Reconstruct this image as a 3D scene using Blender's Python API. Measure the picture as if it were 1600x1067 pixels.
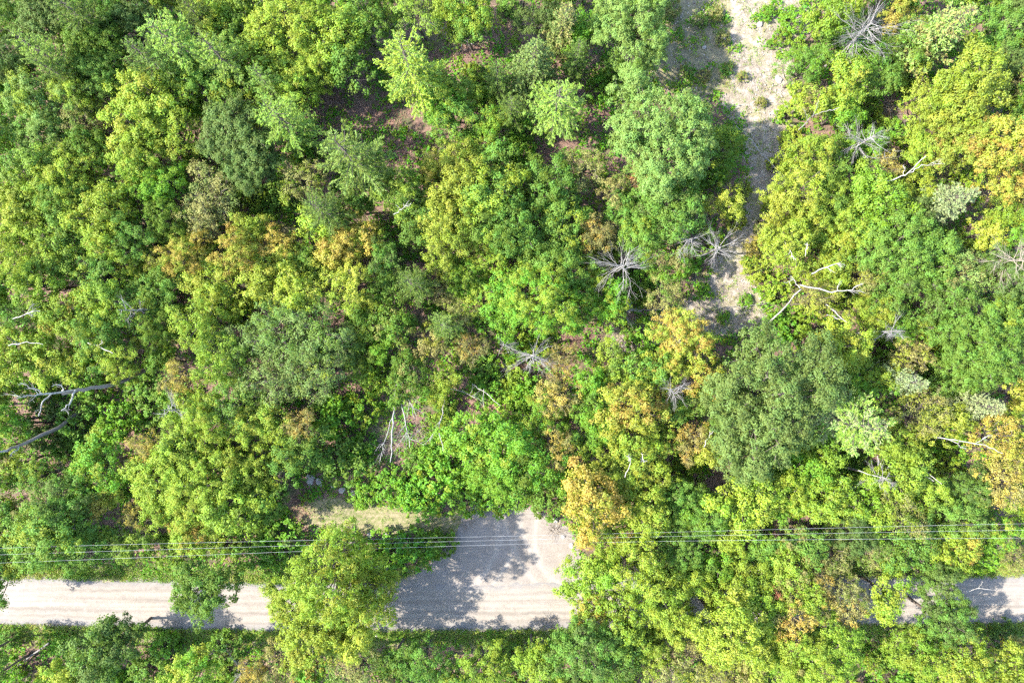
import bpy, math, random
import numpy as np
from mathutils import Vector

# ------------------------------------------------------------------ camera, sky, sun, exposure
for o in list(bpy.data.objects): bpy.data.objects.remove(o)
scene = bpy.context.scene
col = scene.collection
HC = 74.67                      # flying height in metres; 24 mm lens, 0.07 m per photo pixel on the ground
GSD = 0.07
cam = bpy.data.objects.new('camera', bpy.data.cameras.new('camera'))
cam.data.lens = 24; cam.data.sensor_width = 36; cam.data.clip_end = 2000
cam.location = (0, 0, HC); cam.rotation_euler = (0, 0, 0)
col.objects.link(cam); scene.camera = cam

SUN_EL = math.radians(43)
SUN_TO = Vector((1.0, 0.06, 0)).normalized()          # shadows fall this way on the ground
world = bpy.data.worlds.new('World'); scene.world = world; world.use_nodes = True
wn = world.node_tree; wn.nodes.clear()
sky = wn.nodes.new('ShaderNodeTexSky'); sky.sky_type = 'NISHITA'; sky.sun_disc = False
sky.sun_elevation = SUN_EL; sky.sun_rotation = math.atan2(-SUN_TO.x, -SUN_TO.y)
bg = wn.nodes.new('ShaderNodeBackground'); bg.inputs[1].default_value = 0.15
wo = wn.nodes.new('ShaderNodeOutputWorld')
wn.links.new(sky.outputs[0], bg.inputs[0]); wn.links.new(bg.outputs[0], wo.inputs[0])
sun = bpy.data.objects.new('sun', bpy.data.lights.new('sun', 'SUN'))
sun.data.energy = 3.5; sun.data.angle = math.radians(0.55); sun.data.color = (1.0, 0.94, 0.83)
d = Vector((SUN_TO.x*math.cos(SUN_EL), SUN_TO.y*math.cos(SUN_EL), -math.sin(SUN_EL)))
sun.rotation_euler = d.to_track_quat('-Z', 'Y').to_euler(); sun.location = (-60, 0, 80)
col.objects.link(sun)
scene.view_settings.view_transform = 'Standard'; scene.view_settings.look = 'None'
scene.view_settings.exposure = 2.22; scene.view_settings.gamma = 1.0
scene.cycles.max_bounces = 6; scene.cycles.diffuse_bounces = 4; scene.cycles.transmission_bounces = 3
scene.cycles.use_adaptive_sampling = True; scene.cycles.adaptive_threshold = 0.027
scene.cycles.glossy_bounces = 2
scene.cycles.use_denoising = False; scene.cycles.filter_width = 1.4
scene.cycles.sample_clamp_indirect = 6

# ------------------------------------------------------------------ helpers
def W(px, py, h=0.0):
    """a photo pixel seen at height h -> world x, y"""
    k = GSD*(1-h/HC)
    return (px-800)*k, (533.5-py)*k

def lump(x, y):
    return (0.16*np.sin(x*.21+1.3)*np.cos(y*.17-.4) + 0.10*np.sin(x*.47-y*.31) + 0.06*np.sin(x*.9+y*.75+2))

ROADX = np.array([-400, 0, 400, 800, 1200, 1600, 2000.]); ROADY = np.array([936, 938, 948, 947, 940, 936, 932.])
ROAD_WX = (ROADX-800)*GSD; ROAD_WY = (533.5-ROADY)*GSD
def road_y(x): return np.interp(x, ROAD_WX, ROAD_WY)
DRIVE = [(735,797),(765,792),(812,796),(850,806),(880,822),(897,845),(903,880),(925,915),(925,950),(590,955),(585,925),(625,906),(668,889),(695,866),(712,838),(722,815)]
DRIVE_W = np.array([W(*p) for p in DRIVE])
CLEAR = [(1035,-60),(1046,20),(1015,95),(985,128),(1060,140),(1120,152),(1152,200),(1166,262),(1160,330),(1128,385),(1108,425),(1086,465),(1030,490),(958,512),(930,545),(985,560),(1060,545),(1130,525),(1190,512),(1205,480),(1180,445),(1190,395),(1212,350),(1226,290),(1232,200),(1246,135),(1240,80),(1262,40),(1268,-60)]
CLEAR_W = np.array([W(*p) for p in CLEAR])
STRIP_W = np.array([W(*p) for p in [(455,792),(520,778),(600,790),(680,806),(745,800),(735,826),(680,834),(600,830),(520,828),(470,815)]])
def poly_sdf(poly, x, y):
    """signed distance, negative inside"""
    n = len(poly); dmin = np.full(x.shape, 1e9); inside = np.zeros(x.shape, bool)
    for i in range(n):
        ax, ay = poly[i]; bx, by = poly[(i+1) % n]
        ex, ey = bx-ax, by-ay
        t = np.clip(((x-ax)*ex+(y-ay)*ey)/(ex*ex+ey*ey), 0, 1)
        dmin = np.minimum(dmin, np.hypot(x-ax-t*ex, y-ay-t*ey))
        c = ((ay > y) != (by > y)) & (x < (bx-ax)*(y-ay)/(by-ay+1e-12)+ax)
        inside ^= c
    return np.where(inside, -dmin, dmin)
def ground_z(x, y):
    x = np.asarray(x, float); y = np.asarray(y, float)
    dr = np.abs(y-road_y(x))
    dd = poly_sdf(DRIVE_W, x, y)
    m = np.clip((np.minimum(dr-2.6, dd)-0.3)/4.0, 0, 1)
    return lump(x, y)*m - 0.10*np.exp(-((dr-3.5)/0.6)**2)*np.clip((dd-.2)/1.5, 0, 1)

def tag(o, label, cat, group=None, kind=None):
    if label: o['label'] = label
    if cat: o['category'] = cat
    if group: o['group'] = group
    if kind: o['kind'] = kind
    return o

def np_mesh(name, co, faces_n, idx, mats, attrs=None, matidx=None, smooth=True):
    me = bpy.data.meshes.new(name)
    nf = len(idx)//faces_n if np.isscalar(faces_n) else len(faces_n)
    me.vertices.add(len(co)); me.vertices.foreach_set('co', np.asarray(co, np.float32).ravel())
    me.loops.add(len(idx)); me.loops.foreach_set('vertex_index', np.asarray(idx, np.int32).ravel())
    me.polygons.add(nf)
    if np.isscalar(faces_n): starts = np.arange(nf, dtype=np.int32)*faces_n
    else: starts = np.concatenate([[0], np.cumsum(faces_n)[:-1]]).astype(np.int32)
    me.polygons.foreach_set('loop_start', starts)
    if matidx is not None: me.polygons.foreach_set('material_index', np.asarray(matidx, np.int32))
    me.update(calc_edges=True)
    for k, v in (attrs or {}).items():
        a = me.attributes.new(k, 'FLOAT', 'POINT'); a.data.foreach_set('value', np.asarray(v, np.float32))
    for m in mats: me.materials.append(m)
    if not smooth: me.polygons.foreach_set('use_smooth', np.zeros(nf, bool))
    return me

def obj(name, me, parent=None, loc=(0,0,0), rot=(0,0,0), scale=(1,1,1)):
    o = bpy.data.objects.new(name, me); col.objects.link(o)
    o.location = loc; o.rotation_euler = rot; o.scale = scale
    if parent: o.parent = parent
    return o

def unit(v):
    return v/np.maximum(np.linalg.norm(v, axis=-1, keepdims=True), 1e-9)

def leaf_arrays(pos, nrm, L, Wd, rng, tang=None, fold=0.18):
    """one folded, pointed quad per leaf"""
    n = len(pos)
    nrm = unit(nrm)
    t = rng.normal(size=(n, 3)) if tang is None else tang
    t = unit(t-nrm*np.sum(t*nrm, 1, keepdims=True)); s = np.cross(nrm, t)
    L = np.broadcast_to(L, (n,))[:, None]; Wd = np.broadcast_to(Wd, (n,))[:, None]
    v = np.empty((n, 4, 3))
    v[:, 0] = pos-t*L*.5; v[:, 2] = pos+t*L*.5
    v[:, 1] = pos+s*Wd*.5+nrm*Wd*fold-t*L*.06; v[:, 3] = pos-s*Wd*.5+nrm*Wd*fold-t*L*.06
    return v.reshape(-1, 3)

class Tubes:
    def __init__(s): s.co = []; s.idx = []; s.n = 0
    def add(s, pts, radii, sides=5):
        pts = np.asarray(pts, float); k = len(pts); radii = np.broadcast_to(radii, (k,))
        d = np.gradient(pts, axis=0); d = unit(d)
        up = np.array([0, 0, 1.]) if abs(d[0][2]) < .9 else np.array([1., 0, 0])
        a = np.linspace(0, 2*math.pi, sides, endpoint=False)
        ring = []
        for i in range(k):
            u = np.cross(d[i], up); u /= max(np.linalg.norm(u), 1e-6); w = np.cross(d[i], u)
            ring.append(pts[i]+radii[i]*(np.cos(a)[:, None]*u+np.sin(a)[:, None]*w))
        s.co.append(np.concatenate(ring))
        for i in range(k-1):
            for j in range(sides):
                s.idx += [s.n+i*sides+j, s.n+i*sides+(j+1) % sides, s.n+(i+1)*sides+(j+1) % sides, s.n+(i+1)*sides+j]
        s.n += k*sides
    def mesh(s, name, mat): return np_mesh(name, np.concatenate(s.co), 4, s.idx, [mat])

def curve_pts(a, b, n, bend, rng):
    a = np.asarray(a, float); b = np.asarray(b, float)
    t = np.linspace(0, 1, n)[:, None]
    p = a+(b-a)*t
    L = np.linalg.norm(b-a)
    off = rng.normal(size=3)*bend*L
    p += off*np.sin(t*math.pi)+rng.normal(size=(n, 3))*bend*.25*L*np.sin(t*math.pi)
    return p

# ------------------------------------------------------------------ materials
def new_mat(name):
    m = bpy.data.materials.new(name); m.use_nodes = True
    nt = m.node_tree; nt.nodes.clear()
    out = nt.nodes.new('ShaderNodeOutputMaterial')
    return m, nt, out
def N(nt, t, **kw):
    n = nt.nodes.new(t)
    for k, v in kw.items(): setattr(n, k, v)
    return n
def math_node(nt, op, a, b=None, clamp=False):
    n = N(nt, 'ShaderNodeMath', operation=op, use_clamp=clamp)
    for i, v in enumerate((a, b)):
        if v is None: continue
        if isinstance(v, (int, float)): n.inputs[i].default_value = v
        else: nt.links.new(v, n.inputs[i])
    return n.outputs[0]
def attr(nt, name, typ='GEOMETRY'):
    n = N(nt, 'ShaderNodeAttribute', attribute_type=typ); n.attribute_name = name; return n
def mixc(nt, fac, a, b, blend='MIX'):
    n = N(nt, 'ShaderNodeMix', data_type='RGBA', blend_type=blend)
    for i, v in ((0, fac), (6, a), (7, b)):
        if isinstance(v, (int, float)): n.inputs[i].default_value = v
        elif isinstance(v, tuple): n.inputs[i].default_value = (*v, 1) if len(v) == 3 else v
        else: nt.links.new(v, n.inputs[i])
    return n.outputs[2]
def noise(nt, vec, scale, detail=4, rough=.55):
    n = N(nt, 'ShaderNodeTexNoise'); n.inputs['Scale'].default_value = scale; n.inputs['Detail'].default_value = detail
    n.inputs['Roughness'].default_value = rough
    nt.links.new(vec, n.inputs['Vector']); return n.outputs['Fac']
def ramp(nt, v, lo, hi):
    n = N(nt, 'ShaderNodeMapRange'); n.inputs[1].default_value = lo; n.inputs[2].default_value = hi
    nt.links.new(v, n.inputs[0]); return n.outputs[0]

def leaf_material(name, transl=.42, rough=.55, base=None, tint=None):
    """leaf colour from the object; autumn tint per branch from the object's own tint"""
    m, nt, out = new_mat(name); L = nt.links
    leaf = attr(nt, 'leaf').outputs['Fac']; clump = attr(nt, 'clump').outputs['Fac']; lobe = attr(nt, 'lobe').outputs['Fac']
    if base is None:
        info = N(nt, 'ShaderNodeObjectInfo'); c0 = info.outputs['Color']
        tc = attr(nt, 'tint', 'OBJECT').outputs['Color']; ta = attr(nt, 'tint_amount', 'OBJECT').outputs['Fac']
        rnd = info.outputs['Random']
        sel = math_node(nt, 'FRACT', math_node(nt, 'ADD', lobe, rnd))
    else:
        g = N(nt, 'ShaderNodeNewGeometry')
        c0 = base; tc = tint; ta = .45
        sel = noise(nt, g.outputs['Position'], .22, 3)
        sel = ramp(nt, sel, .3, .7)
    s = math_node(nt, 'ADD', math_node(nt, 'MULTIPLY', sel, .55), math_node(nt, 'MULTIPLY', clump, .45))
    s = math_node(nt, 'ADD', s, math_node(nt, 'MULTIPLY', math_node(nt, 'SUBTRACT', leaf, .5), .18))
    f = math_node(nt, 'MULTIPLY', math_node(nt, 'SUBTRACT', ta, s), 5.0)
    f = math_node(nt, 'ADD', f, .5, True)
    c = mixc(nt, f, c0, tc)
    hsv = N(nt, 'ShaderNodeHueSaturation')
    h = math_node(nt, 'ADD', math_node(nt, 'MULTIPLY', clump, .03), math_node(nt, 'MULTIPLY', leaf, .024))
    L.new(math_node(nt, 'ADD', h, .473), hsv.inputs['Hue'])
    v = math_node(nt, 'ADD', math_node(nt, 'MULTIPLY', leaf, .34), math_node(nt, 'MULTIPLY', clump, .34))
    L.new(math_node(nt, 'ADD', v, .68), hsv.inputs['Value'])
    L.new(math_node(nt, 'ADD', math_node(nt, 'MULTIPLY', leaf, -.16), 1.06), hsv.inputs['Saturation'])
    L.new(c, hsv.inputs['Color'])
    p = N(nt, 'ShaderNodeBsdfPrincipled'); p.inputs['Roughness'].default_value = rough
    p.inputs['Specular IOR Level'].default_value = .14
    L.new(hsv.outputs[0], p.inputs['Base Color'])
    tr = N(nt, 'ShaderNodeBsdfTranslucent')
    L.new(mixc(nt, .5, hsv.outputs[0], (.85, 1.0, .25), 'MULTIPLY'), tr.inputs['Color'])
    mx = N(nt, 'ShaderNodeMixShader'); mx.inputs[0].default_value = transl
    L.new(p.outputs[0], mx.inputs[1]); L.new(tr.outputs[0], mx.inputs[2]); L.new(mx.outputs[0], out.inputs[0])
    return m

def bark_material(name, c1, c2, scale=6, stretch=(1, 1, .25)):
    m, nt, out = new_mat(name); L = nt.links
    tc = N(nt, 'ShaderNodeTexCoord'); mp = N(nt, 'ShaderNodeMapping'); mp.inputs['Scale'].default_value = stretch
    L.new(tc.outputs['Object'], mp.inputs[0])
    f = noise(nt, mp.outputs[0], scale, 5, .65)
    c = mixc(nt, ramp(nt, f, .35, .65), c1, c2)
    p = N(nt, 'ShaderNodeBsdfPrincipled'); p.inputs['Roughness'].default_value = .85
    L.new(c, p.inputs['Base Color'])
    b = N(nt, 'ShaderNodeBump'); b.inputs['Strength'].default_value = .6; b.inputs['Distance'].default_value = .03
    L.new(f, b.inputs['Height']); L.new(b.outputs[0], p.inputs['Normal'])
    L.new(p.outputs[0], out.inputs[0]); return m

M = {}
M['leaf'] = leaf_material('broad_leaf')
M['needle'] = leaf_material('pine_needle', .25, .6)
M['cover'] = leaf_material('ground_cover_leaf', .36, .55, (.105, .265, .016), (.20, .33, .03))
M['grass'] = leaf_material('verge_grass', .25, .6, (.17, .285, .03), (.29, .32, .07))
M['litter'] = leaf_material('fallen_leaf', .1, .8, (.17, .095, .07), (.32, .20, .15))
M['drytwig'] = bark_material('dry_twig', (.20, .165, .13), (.31, .26, .205), 9)
M['bark'] = bark_material('grey_brown_bark', (.06, .045, .035), (.16, .13, .11))
M['darkbark'] = bark_material('dark_bark', (.05, .04, .032), (.12, .10, .085))
M['dead'] = bark_material('bleached_dead_wood', (.12, .112, .105), (.30, .282, .27), 5)
M['birch'] = bark_material('white_birch_bark', (.16, .15, .138), (.41, .39, .36), 4, (1, 1, 1.2))
M['metal'] = bark_material('wire_metal', (.20, .21, .22), (.42, .43, .44), .4)
M['creosote'] = bark_material('weathered_pole_wood', (.12, .10, .085), (.24, .20, .17), 8)

def ground_material():
    m, nt, out = new_mat('forest_floor'); L = nt.links
    g = N(nt, 'ShaderNodeNewGeometry'); P = g.outputs['Position']
    sand = attr(nt, 'sand').outputs['Fac']; grs = attr(nt, 'grass').outputs['Fac']
    n1 = noise(nt, P, .35, 5); n2 = noise(nt, P, 2.6, 6, .7); n3 = noise(nt, P, 11, 5, .75)
    litter = mixc(nt, ramp(nt, n2, .38, .62), (.075, .045, .035), (.21, .125, .095))
    litter = mixc(nt, ramp(nt, n3, .50, .62), litter, (.26, .17, .13))
    litter = mixc(nt, math_node(nt, 'MULTIPLY', ramp(nt, n1, .5, .62), .6), litter, (.05, .085, .02))
    soil = mixc(nt, ramp(nt, n3, .36, .62), (.15, .12, .09), (.33, .28, .235))
    soil = mixc(nt, math_node(nt, 'MULTIPLY', ramp(nt, n2, .52, .60), .75), soil, (.16, .185, .05))
    soil = mixc(nt, math_node(nt, 'MULTIPLY', ramp(nt, n1, .52, .68), .6), soil, (.20, .20, .07))
    n5 = noise(nt, P, 1.3, 5, .7)
    soil = mixc(nt, math_node(nt, 'MULTIPLY', ramp(nt, n5, .53, .60), .8), soil, (.36, .315, .275))
    soil = mixc(nt, math_node(nt, 'MULTIPLY', ramp(nt, n5, .45, .38), .6), soil, (.14, .115, .075))
    turf = mixc(nt, ramp(nt, n2, .4, .6), (.12, .14, .04), (.25, .205, .125))
    f = math_node(nt, 'ADD', sand, math_node(nt, 'MULTIPLY', math_node(nt, 'SUBTRACT', n2, .5), 1.1))
    c = mixc(nt, ramp(nt, f, .35, .6), litter, soil)
    f2 = math_node(nt, 'ADD', grs, math_node(nt, 'MULTIPLY', math_node(nt, 'SUBTRACT', n2, .5), 1.0))
    c = mixc(nt, ramp(nt, f2, .4, .6), c, turf)
    p = N(nt, 'ShaderNodeBsdfPrincipled'); p.inputs['Roughness'].default_value = .95
    L.new(c, p.inputs['Base Color'])
    b = N(nt, 'ShaderNodeBump'); b.inputs['Strength'].default_value = .8; b.inputs['Distance'].default_value = .08
    L.new(math_node(nt, 'ADD', n2, n3), b.inputs['Height']); L.new(b.outputs[0], p.inputs['Normal'])
    L.new(p.outputs[0], out.inputs[0]); return m
M['ground'] = ground_material()

def gravel_material(name, ruts=True):
    m, nt, out = new_mat(name); L = nt.links; q = 1.0 if ruts else 1.0
    g = N(nt, 'ShaderNodeNewGeometry'); P = g.outputs['Position']
    n1 = noise(nt, P, .5, 4); n2 = noise(nt, P, 5, 5, .7); n3 = noise(nt, P, 30, 3, .8)
    c = mixc(nt, ramp(nt, n2, .35, .65), (.185*q, .157*q, .133*q), (.245*q, .213*q, .18*q))
    c = mixc(nt, math_node(nt, 'MULTIPLY', ramp(nt, n3, .5, .68), .18), c, (.17, .15, .13))
    c = mixc(nt, math_node(nt, 'MULTIPLY', ramp(nt, n1, .45, .65), .35), c, (.225, .205, .195))
    if ruts:
        a = attr(nt, 'across').outputs['Fac']
        mp = N(nt, 'ShaderNodeMapping'); mp.inputs['Scale'].default_value = (.06, 1.6, 1); L.new(P, mp.inputs[0])
        st = noise(nt, mp.outputs[0], 1.6, 5, .65)
        rut = attr(nt, 'rut').outputs['Fac']
        c = mixc(nt, math_node(nt, 'MULTIPLY', ramp(nt, st, .42, .64), .55), c, (.32, .285, .235))
        c = mixc(nt, math_node(nt, 'MULTIPLY', rut, 1.0, True), c, (.13, .11, .092))
        edge = ramp(nt, math_node(nt, 'ADD', a, math_node(nt, 'MULTIPLY', math_node(nt, 'SUBTRACT', st, .5), .5)), .62, .9)
        c = mixc(nt, math_node(nt, 'MULTIPLY', edge, .75), c, (.15, .145, .145))
    else:
        rut = attr(nt, 'rut').outputs['Fac']
        c = mixc(nt, math_node(nt, 'MULTIPLY', rut, .6, True), c, (.30, .27, .235))
    n4 = noise(nt, P, 1.1, 5, .7)
    c = mixc(nt, math_node(nt, 'MULTIPLY', ramp(nt, n4, .54, .66), .42), c, (.15, .13, .115))
    c = mixc(nt, math_node(nt, 'MULTIPLY', ramp(nt, n4, .44, .32), .35), c, (.29, .265, .235))
    p = N(nt, 'ShaderNodeBsdfPrincipled'); p.inputs['Roughness'].default_value = .95
    L.new(c, p.inputs['Base Color'])
    b = N(nt, 'ShaderNodeBump'); b.inputs['Strength'].default_value = .4; b.inputs['Distance'].default_value = .02
    L.new(math_node(nt, 'ADD', n2, n3), b.inputs['Height']); L.new(b.outputs[0], p.inputs['Normal'])
    L.new(p.outputs[0], out.inputs[0]); return m
M['road'] = gravel_material('road_gravel'); M['drive'] = gravel_material('turnout_gravel', False)
M['rock'] = bark_material('pale_rock', (.22, .20, .19), (.46, .42, .39), 2.5, (1, 1, 1))

# ------------------------------------------------------------------ ground, road, turnout
def build_ground():
    xs = np.concatenate([[-600, -300, -150, -100], np.arange(-80, 80.01, .6), [100, 150, 300, 600]])
    ys = np.concatenate([[-600, -300, -120, -80], np.arange(-58, 58.01, .6), [80, 120, 300, 600]])
    X, Y = np.meshgrid(xs, ys); x = X.ravel(); y = Y.ravel()
    z = ground_z(x, y)
    far = np.clip((np.maximum(np.abs(x)/80, np.abs(y)/58)-1)*2, 0, 1); z = z*(1-far)
    s1 = poly_sdf(CLEAR_W, x, y); dr = np.abs(y-road_y(x)); dd = poly_sdf(DRIVE_W, x, y)
    sand = np.clip(.50-s1*.28, 0, 1)*np.where((x > W(1140, 0)[0]) | (y < W(0, 150)[1]), 1, .55)
    sand = np.maximum(sand, np.clip(.75-(np.minimum(dr-2.6, dd))*.9, 0, 1))
    s2 = poly_sdf(STRIP_W, x, y)
    grass = np.clip(.6-s2*.5, 0, 1)
    grass = np.maximum(grass, np.where((s1 < .5) & (x < W(1140, 0)[0]) & (y > W(0, 150)[1]), .55, 0))
    grass = np.maximum(grass, np.clip(1.0-np.abs(dr-3.8)*.8, 0, 1))
    nx = len(xs); ny = len(ys)
    i = np.arange(nx*ny).reshape(ny, nx)
    q = np.stack([i[:-1, :-1], i[:-1, 1:], i[1:, 1:], i[1:, :-1]], -1).reshape(-1)
    o = obj('ground', np_mesh('ground', np.stack([x, y, z], 1), 4, q, [M['ground']], {'sand': sand, 'grass': grass}))
    tag(o, 'forest floor of brown leaf litter with pale sandy clearing', None, kind='structure')
build_ground()

def build_road():
    rng = np.random.default_rng(5)
    xs = np.arange(-110, 110.01, .35); t = np.linspace(-1, 1, 33)
    co = []; ac = []; rt = []
    ruts = [(-.62, .10, .6), (-.26, .09, .75), (.20, .09, .7), (.56, .10, .55)]
    for xi in xs:
        cy = road_y(xi)
        jl, jr = rng.normal(size=2)*.05
        wl = 2.62+.15*math.sin(xi*.6)+.10*math.sin(xi*1.9+1)+.08*math.sin(xi*4.3)+jl; wr = 2.62+.15*math.sin(xi*.7+2)+.10*math.sin(xi*2.3)+.08*math.sin(xi*5.1)+jr
        for tt in t:
            y = cy+(tt*wl if tt > 0 else tt*wr)
            r = 0
            for c, wd, a in ruts:
                cc = c+.035*math.sin(xi*.11+c*9)
                r += a*math.exp(-((tt-cc)/wd*1.6)**2)*(.65+.35*math.sin(xi*.23+c*20))
            z = .075*(1-tt*tt)+.02-.03*r+(.03 if abs(abs(tt)-.88) < .05 else 0)-(.07 if abs(tt) > .99 else 0)
            co.append((xi, y, z)); ac.append(abs(tt)); rt.append(r)
    nx, nt_ = len(xs), len(t)
    i = np.arange(nx*nt_).reshape(nx, nt_)
    q = np.stack([i[:-1, :-1], i[1:, :-1], i[1:, 1:], i[:-1, 1:]], -1).reshape(-1)
    o = obj('road', np_mesh('road', np.array(co), 4, q, [M['road']], {'across': ac, 'rut': rt}))
    tag(o, 'pale gravel road with wheel ruts crossing the woods', None, kind='structure')
    # turnout: fine grid cut to a wavy outline
    gx = np.arange(DRIVE_W[:, 0].min()-1, DRIVE_W[:, 0].max()+1, .2); gy = np.arange(DRIVE_W[:, 1].min()-1, DRIVE_W[:, 1].max()+1, .2)
    X, Y = np.meshgrid(gx, gy); x = X.ravel(); y = Y.ravel()
    sd = poly_sdf(DRIVE_W, x, y)+.22*np.sin(x*2.1)*np.cos(y*1.7)+.12*np.sin(x*5.3+y*4.1)
    z = .012+np.clip(-sd, -.3, .35)*.10+.012*np.sin(x*3+y*2)
    tr = np.zeros(len(x))
    for cx, cy, rad in ((640, 800, 150), (640, 800, 172), (960, 790, 150), (960, 790, 172), (660, 830, 118), (940, 840, 105)):
        ax, ay = W(cx, cy); tr = np.maximum(tr, np.exp(-((np.hypot(x-ax, y-ay)-rad*GSD)/.22)**2))
    z -= .015*tr
    i = np.arange(len(x)).reshape(X.shape)
    q = np.stack([i[:-1, :-1], i[:-1, 1:], i[1:, 1:], i[1:, :-1]], -1).reshape(-1, 4)
    q = q[(sd[q] < .12).any(1)].ravel()
    used, inv = np.unique(q, return_inverse=True)
    o = obj('turnout_driveway', np_mesh('turnout', np.stack([x, y, z], 1)[used], 4, inv, [M['drive']], {'rut': tr[used]}))
    tag(o, 'pale gravel turnout opening off the road', None, kind='structure')
build_road()

# ------------------------------------------------------------------ crowns (shared meshes)
def leaf_mesh(name, pos, nrm, L, Wd, rng, mat, clump, lobe, tang=None, fold=.18):
    v = leaf_arrays(pos, nrm, L, Wd, rng, tang, fold); n = len(pos)
    at = {'leaf': np.repeat(rng.random(n), 4), 'clump': np.repeat(clump, 4), 'lobe': np.repeat(lobe, 4)}
    return np_mesh(name, v, 4, np.arange(n*4), [mat], at)

def make_broad(seed, R, H, nl, lr, cr, leaves, L, flat=.8, twigs=0.25, skip=0.0, bark='bark'):
    """crown of lobes on limbs, every lobe a cluster of leafy clumps"""
    rng = np.random.default_rng(seed)
    zc = H-R*flat*.95
    lob = []; tries = 0
    ph = rng.random(6)*6.28
    while len(lob) < nl and tries < 4000:
        tries += 1
        u = rng.uniform(-.35, 1.0); th = rng.uniform(0, 2*math.pi)
        c = math.sqrt(max(0, 1-u*u)) if u > 0 else 1.0+u*.5
        wob = .94+.15*math.sin(2*th+ph[0])+.12*math.sin(3*th+ph[1])+.08*math.sin(5*th+ph[2])
        r = lr*R*rng.uniform(.75, 1.25)
        k = rng.uniform(.86, 1.04) if rng.random() < .8 else rng.uniform(.3, .7)
        p = np.array([c*math.cos(th)*(R*wob-r)*k, c*math.sin(th)*(R*wob-r)*k, zc+u*flat*(R-r*.7)*(1+.12*math.sin(3*th+ph[3]))*k])
        if all(np.linalg.norm((p-q)*[1, 1, 1.2]) > .62*(r+s)*.95 for q, s in lob): lob.append((p, r))
    pos = []; nrm = []; cl = []; lo = []; clump_c = []
    for li, (p, r) in enumerate(lob):
        out = unit(p-np.array([0, 0, zc-R*.4]))
        ns = max(7, int(3.0*(r/cr)**2))
        lv = rng.random()
        oh = unit(np.array([p[0], p[1], (p[2]-zc)*.5])+rng.normal(size=3)*.3); st = rng.uniform(0, .75); fz = rng.uniform(.55, .95)
        for _ in range(ns):
            dd = unit(rng.normal(size=3)+out*.55+np.array([0, 0, .45]))
            off = dd*r*rng.uniform(.5, 1.2)*np.array([1, 1, fz])
            cc = p+off+oh*np.dot(off, oh)*st
            if rng.random() < skip+.08: continue
            if any(np.linalg.norm(cc-q) < .55*s for j, (q, s) in enumerate(lob) if j != li): continue
            rr = cr*rng.choice([rng.uniform(.5, .8), rng.uniform(.8, 1.2), rng.uniform(1.2, 1.6)], p=[.35, .45, .2])
            n = max(8, int(1.65*leaves*(rr/cr)**2*rng.uniform(.8, 1.2)))
            ld = unit(rng.normal(size=(n, 3))+dd*.5)
            pos.append(cc+ld*rr*(rng.uniform(.2, 1.05, (n, 1))+(rng.random((n, 1)) < .1)*rng.uniform(.1, .8, (n, 1)))*np.array([1, 1, .75]))
            nrm.append(ld*.85+np.array([0, 0, .55])+rng.normal(size=(n, 3))*.36+dd*.3)
            cl.append(np.full(n, rng.random())); lo.append(np.full(n, lv)); clump_c.append((cc, li))
    pos = np.concatenate(pos); nrm = np.concatenate(nrm); cl = np.concatenate(cl); lo = np.concatenate(lo)
    n = len(pos)
    crown = leaf_mesh('crown', pos, nrm, L*rng.uniform(.55, 1.05, n), L*rng.uniform(.42, .8, n), rng, M['leaf'], cl, lo)
    T = Tubes()
    lean = rng.normal(size=2)*.25
    top = np.array([lean[0], lean[1], zc+R*.15])
    tr = .035*R+.006*H
    tp = curve_pts((0, 0, -.3), top, 7, .02, rng)
    T.add(tp, np.linspace(tr*1.35, tr*.45, 7), 7)
    for li, (p, r) in enumerate(lob):
        hz = np.clip(p[2]-R*.75-rng.uniform(0, .25)*R, H*.2, zc)
        a = tp[np.argmin(np.abs(tp[:, 2]-hz))]
        mid = a*.45+p*.55; mid[2] -= .12*R
        T.add([a, a*.7+mid*.3+rng.normal(size=3)*.05*R, mid, p*.8+mid*.2, p], np.linspace(tr*.5, tr*.12, 5), 4)
    for cc, li in clump_c:
        if rng.random() < twigs:
            p = lob[li][0]; T.add([p, (p+cc)/2+rng.normal(size=3)*.08, cc], [tr*.14, tr*.1, tr*.05], 3)
    return T.mesh('trunk', M[bark]), crown, R, H

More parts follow.
